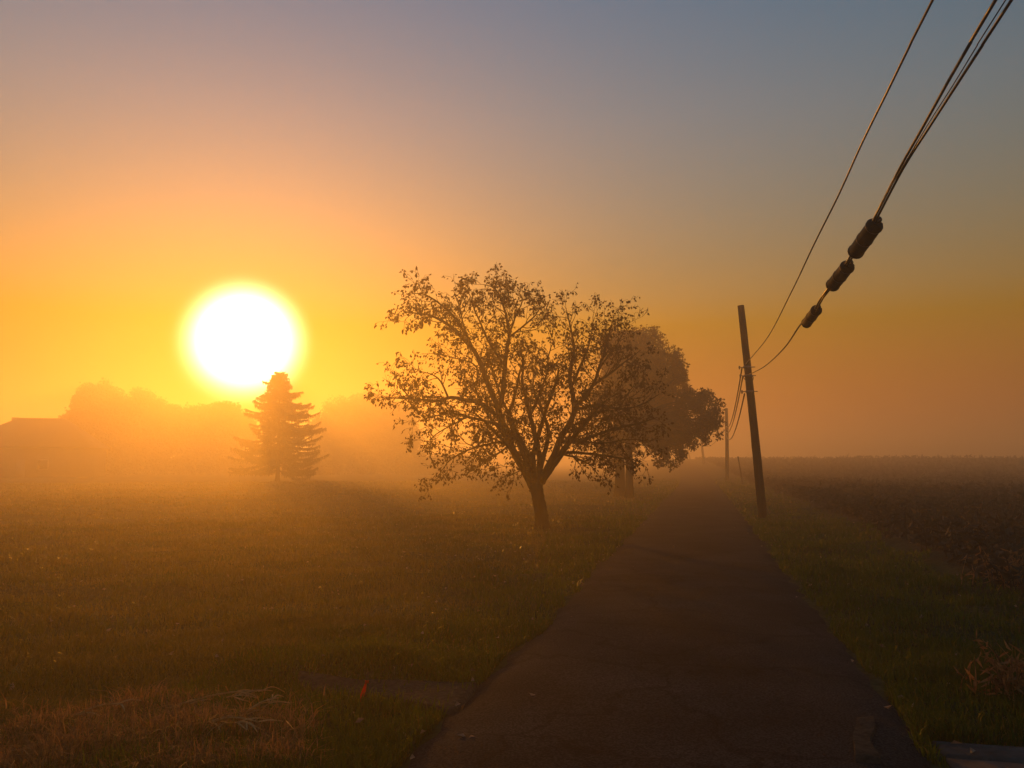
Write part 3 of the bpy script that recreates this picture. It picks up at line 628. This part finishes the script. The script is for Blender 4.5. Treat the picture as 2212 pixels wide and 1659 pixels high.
def K3(cx, cy): return (1800 + cx / 1.6934) * .8641, (cy / 1.6934) * .8641
def K(cx, cy, d): x, y = K3(cx, cy); return P(x, y, d * float(.7 + .3 * ss((d - 14) / 11)))
def extend(pts, n=2, step=4.0):
    pts = list(pts); d = unit(pts[-1] - pts[-2])
    for _ in range(n): d = unit(d + [0, 0, -.02]); pts.append(pts[-1] + d * step)
    return pts
def wire(pts, rad, label, step=.35, group=None):
    m = MB(); m.tube(resample(pts, step), rad, 8); return m.build('telephone_wire', M['cable'], None, True, label=label, cat='wire', group=group)
def on_pole(b, t, f): return b + (t - b) * f - np.array([ca, -sa, 0]) * .16
def span(a, b, sag, n=14):
    u = np.linspace(0, 1, n)[:, None]; return a + (b - a) * u - np.array([0, 0, 1]) * sag * 4 * u * (1 - u)
w1 = [on_pole(b1, t1, .70), K(112, 1537, 24.6), K(200, 1430, 21), K(300, 1240, 17.5), K(400, 1030, 15), K(500, 830, 13), K(600, 608, 11.3), K(700, 405, 10), K(800, 200, 9), K(900, 0, 8.2)]
wire(extend(w1, 3, 4), .011, 'single thin wire rising alone from the leaning pole across the sky')
# the cable with its splice cases
cab = bpy.data.objects.new('splice_cable', None); C.objects.link(cab); cab['label'] = 'sagging black twin cable with three splice cases tied to the leaning pole'; cab['category'] = 'cable'
lo = [on_pole(b1, t1, .66), K(128, 1583, 24.7), K(190, 1550, 22.6), K(270, 1475, 19.3), K(340, 1375, 16.7), K(388, 1332, 15.7), K(428, 1262, 14.9), K(505, 1160, 14.0), K(552, 1085, 13.3), K(612, 1000, 12.7), K(660, 910, 12.1)]
ca_ = lo + [K(762, 710, 11), K(862, 532, 10.1), K(960, 355, 9.3), K(1062, 178, 8.6), K(1171, -8, 8.0)]
cb_ = [K(345, 1372, 16.5), K(396, 1338, 15.6), K(436, 1262, 14.85), K(516, 1164, 13.95), K(563, 1085, 13.25), K(622, 1005, 12.65), K(672, 910, 12.05), K(776, 712, 10.95), K(885, 540, 10), K(1000, 362, 9.15), K(1112, 190, 8.5), K(1237, -5, 7.9)]
cc_ = [K(650, 930, 12.2), K(700, 830, 11.6), K(768, 715, 10.97), K(874, 536, 10.02), K(985, 362, 9.2), K(1090, 190, 8.55), K(1212, -5, 7.95)]
for pts, r in ((ca_, .0135), (cb_, .012), (cc_, .005)):
    m = MB(); m.tube(resample(extend(pts, 3, 4), .15), r, 8); m.build('strand', M['cable'], cab, True)
def closure(p0, p1, r):
    """rounded tubular splice case with end collars and a ribbed back, hung on the cable."""
    d = unit(p1 - p0); L = np.linalg.norm(p1 - p0); m = MB(); u = np.array([0, .02, .05, .10, .2, .5, .8, .9, .95, .98, 1]); rr = np.array([.25, .62, .86, .98, 1, 1.02, 1, .98, .88, .62, .25]) * r
    drop = np.array([0, 0, -r * .35]); m.tube(p0 + d * L * u[:, None] + drop, rr, 16); o = m.build('splice_case', M['closure'], cab, True)
    side = unit(np.cross(d, [0, 0, 1])); upv = np.cross(side, d)
    for f in np.linspace(.14, .86, 5):                      # clamp bolts along the seam
        c = p0 + d * L * f + drop - side * r * .96 + upv * r * .3; k = MB(); k.tube([c - d * .03, c + d * .03], [r * .2, r * .2], 6); k.build('clamp', M['closure'], o)
    for f in (.10, .5, .9):
        k = MB(); c = p0 + d * L * f + drop; k.tube([c - d * .012, c + d * .012], [r * 1.08, r * 1.08], 16); k.build('band', M['cable'], o, True)
    for f in (-.07, 1.0):
        k = MB(); c = p0 + d * L * f + drop * .5; k.tube([c, c + d * L * .07], [r * .42, r * .5], 10); k.build('collar', M['cable'], o, True)
closure(K(362, 1366, 16.15), K(412, 1300, 15.35), .072)
closure(K(470, 1206, 14.4), K(545, 1112, 13.6), .082)
closure(K(566, 1066, 13.2), K(662, 932, 12.25), .088)
m = MB(); a = on_pole(b1, t1, .66); m.tube(resample([a, a + [.1, -.1, -.16], a + [.22, -.1, -.2], a + [.3, -.1, -.05], a + [.28, -.05, .04]], .05), .012, 6); m.build('drip_loop', M['cable'], cab, True)
G12 = 'wires between the leaning pole and the next'
for f1, f2, sg, lb in ((.70, .80, 1.0, 'top wire hanging between the leaning pole and the upright pole'), (.66, .71, .9, 'middle wire hanging between the leaning pole and the upright pole'), (.58, .695, 1.1, 'lowest wire hanging between the leaning pole and the upright pole')):
    wire(span(on_pole(b1, t1, f1), on_pole(b2, t2, f2), sg), .022, lb, 1.0, G12)
for f1, f2, sg, lb in ((.70, .80, .9, 'wire sagging from the upright pole to the pole below the overhanging crown'),):
    wire(span(on_pole(b2, t2, f1), on_pole(b3, t3, f2), sg), .03, lb, 1.5)
wire(span(on_pole(b3, t3, .8), on_pole(b4, t4, .8), .8), .03, 'faint wire between the two poles deepest in the fog', 2.0)

# ---------------------------------------------------------------- small things in the grass
sx, sy = to_ground(790, 1516); sz = float(ground_z(sx, sy)); st = bpy.data.objects.new('marker_stake', None); C.objects.link(st); st.location = (sx, sy, sz)
st['label'] = 'small dark marker stake tied with a red ribbon in the grass by the gravel'; st['category'] = 'stake'
m = MB(); m.tube([(0, 0, -.05), (.004, 0, .08), (.008, 0, .155), (.010, 0, .20), (.010, 0, .212)], [.011, .011, .011, .010, .005], 6, wob=.05); m.build('post', M['stake'], st)
u = np.linspace(0, 1, 12); cx = .004 - .055 * u ** 1.3; cz = .15 - .155 * u; wv = .006 + .007 * np.sin(u * 3.0)
v = np.stack([np.stack([cx - wv, -.014 - .02 * np.sin(u * 5), cz], -1), np.stack([cx + wv, -.02 - .012 * np.cos(u * 6), cz - .006], -1)], 1).reshape(-1, 3); i = np.arange(11)[:, None] * 2
m = MB(); m.add(v, i + np.array([[0, 1, 3, 2]])); m.tube([(.007, 0, .138), (.007, 0, .158)], [.0145, .0145], 8); m.build('ribbon', M['ribbon'], st)

def stalk(px, py, ang, length, label, seed, n_leaf):
    g = np.random.default_rng(seed); x, y = to_ground(px, py); z = float(ground_z(x, y)); t = bpy.data.objects.new('corn_stalk', None); C.objects.link(t); t.location = (x, y, z + .10)
    t['label'] = label; t['category'] = 'corn stalk'; t['group'] = 'broken corn stalks lying in the dead weeds'
    d = np.array([math.cos(ang), math.sin(ang), .12]); d = unit(d); u = np.linspace(0, 1, 9)[:, None]
    pts = d * length * (u - .5) + np.array([0, 0, .03]) * np.sin(u * 3.1); m = MB(); m.tube(pts, np.linspace(.0065, .004, 9), 8, wob=.05); m.build('stem', M['straw'], t, True)
    for k in range(n_leaf):
        f = g.uniform(.05, .98); p = d * length * (f - .5); a = ang + g.normal(0, .7) + (math.pi if g.uniform() < .25 else 0); L = g.uniform(.07, .22); uu = np.linspace(0, 1, 9)
        arch = g.uniform(-.005, .03); dr = np.array([math.cos(a), math.sin(a), 0]); sd = np.array([-math.sin(a), math.cos(a), .5]); sd = sd / np.linalg.norm(sd)
        c = p + dr * L * uu[:, None] + np.array([0, 0, 1]) * (arch * np.sin(uu * math.pi * g.uniform(.8, 1.15)) - .015 * uu)[:, None]; wd = .0042 * np.sin(np.clip(uu * 2.6 + .5, 0, math.pi)) + .0015
        mid = c + np.array([0, 0, -.004]); v = np.stack([c - sd * wd[:, None], mid, c + sd * wd[:, None]], 1).reshape(-1, 3); i = np.arange(8)[:, None] * 3
        m = MB(); m.add(v, np.vstack([i + np.array([[0, 1, 4, 3]]), i + np.array([[1, 2, 5, 4]])])); m.build('leaf', M['straw'], t)
stalk(470, 1532, R(14), .62, 'longest dry corn stalk with curled straw leaves lying on dead weeds', 501, 20)
stalk(560, 1556, R(62), .34, 'short dry corn stalk propped crosswise at the end of the longest one', 502, 9)
stalk(500, 1590, R(-20), .40, 'dry corn stalk half sunk in red weeds below the longest one', 503, 12)
stalk(210, 1560, R(35), .30, 'stub of dry corn stalk alone among reddish weeds', 504, 4)

# ---------------------------------------------------------------- the morning fog
m = MB(); m.box((0, 0, (15.8 - 1.3) / 2), (5200, 5200, 17.1)); 
hm = bpy.data.materials.new('haze'); hm.use_nodes = True; ht = hm.node_tree; ht.nodes.clear()
ho = ht.nodes.new('ShaderNodeOutputMaterial'); hv = ht.nodes.new('ShaderNodeVolumePrincipled'); ht.links.new(hv.outputs[0], ho.inputs['Volume'])
hv.inputs['Density'].default_value = HAZE_DENSITY; hv.inputs['Anisotropy'].default_value = HAZE_G; hv.inputs['Color'].default_value = HAZE_COLOR
m.build('haze', hm, kind='stuff', label='even golden morning fog lying over the whole place', cat='fog')
print('triangles', sum(sum(max(1, p.loop_total - 2) for p in o.data.polygons) if len(o.data.polygons) < 3000 else 2 * len(o.data.polygons) for o in C.objects if o.type == 'MESH'))
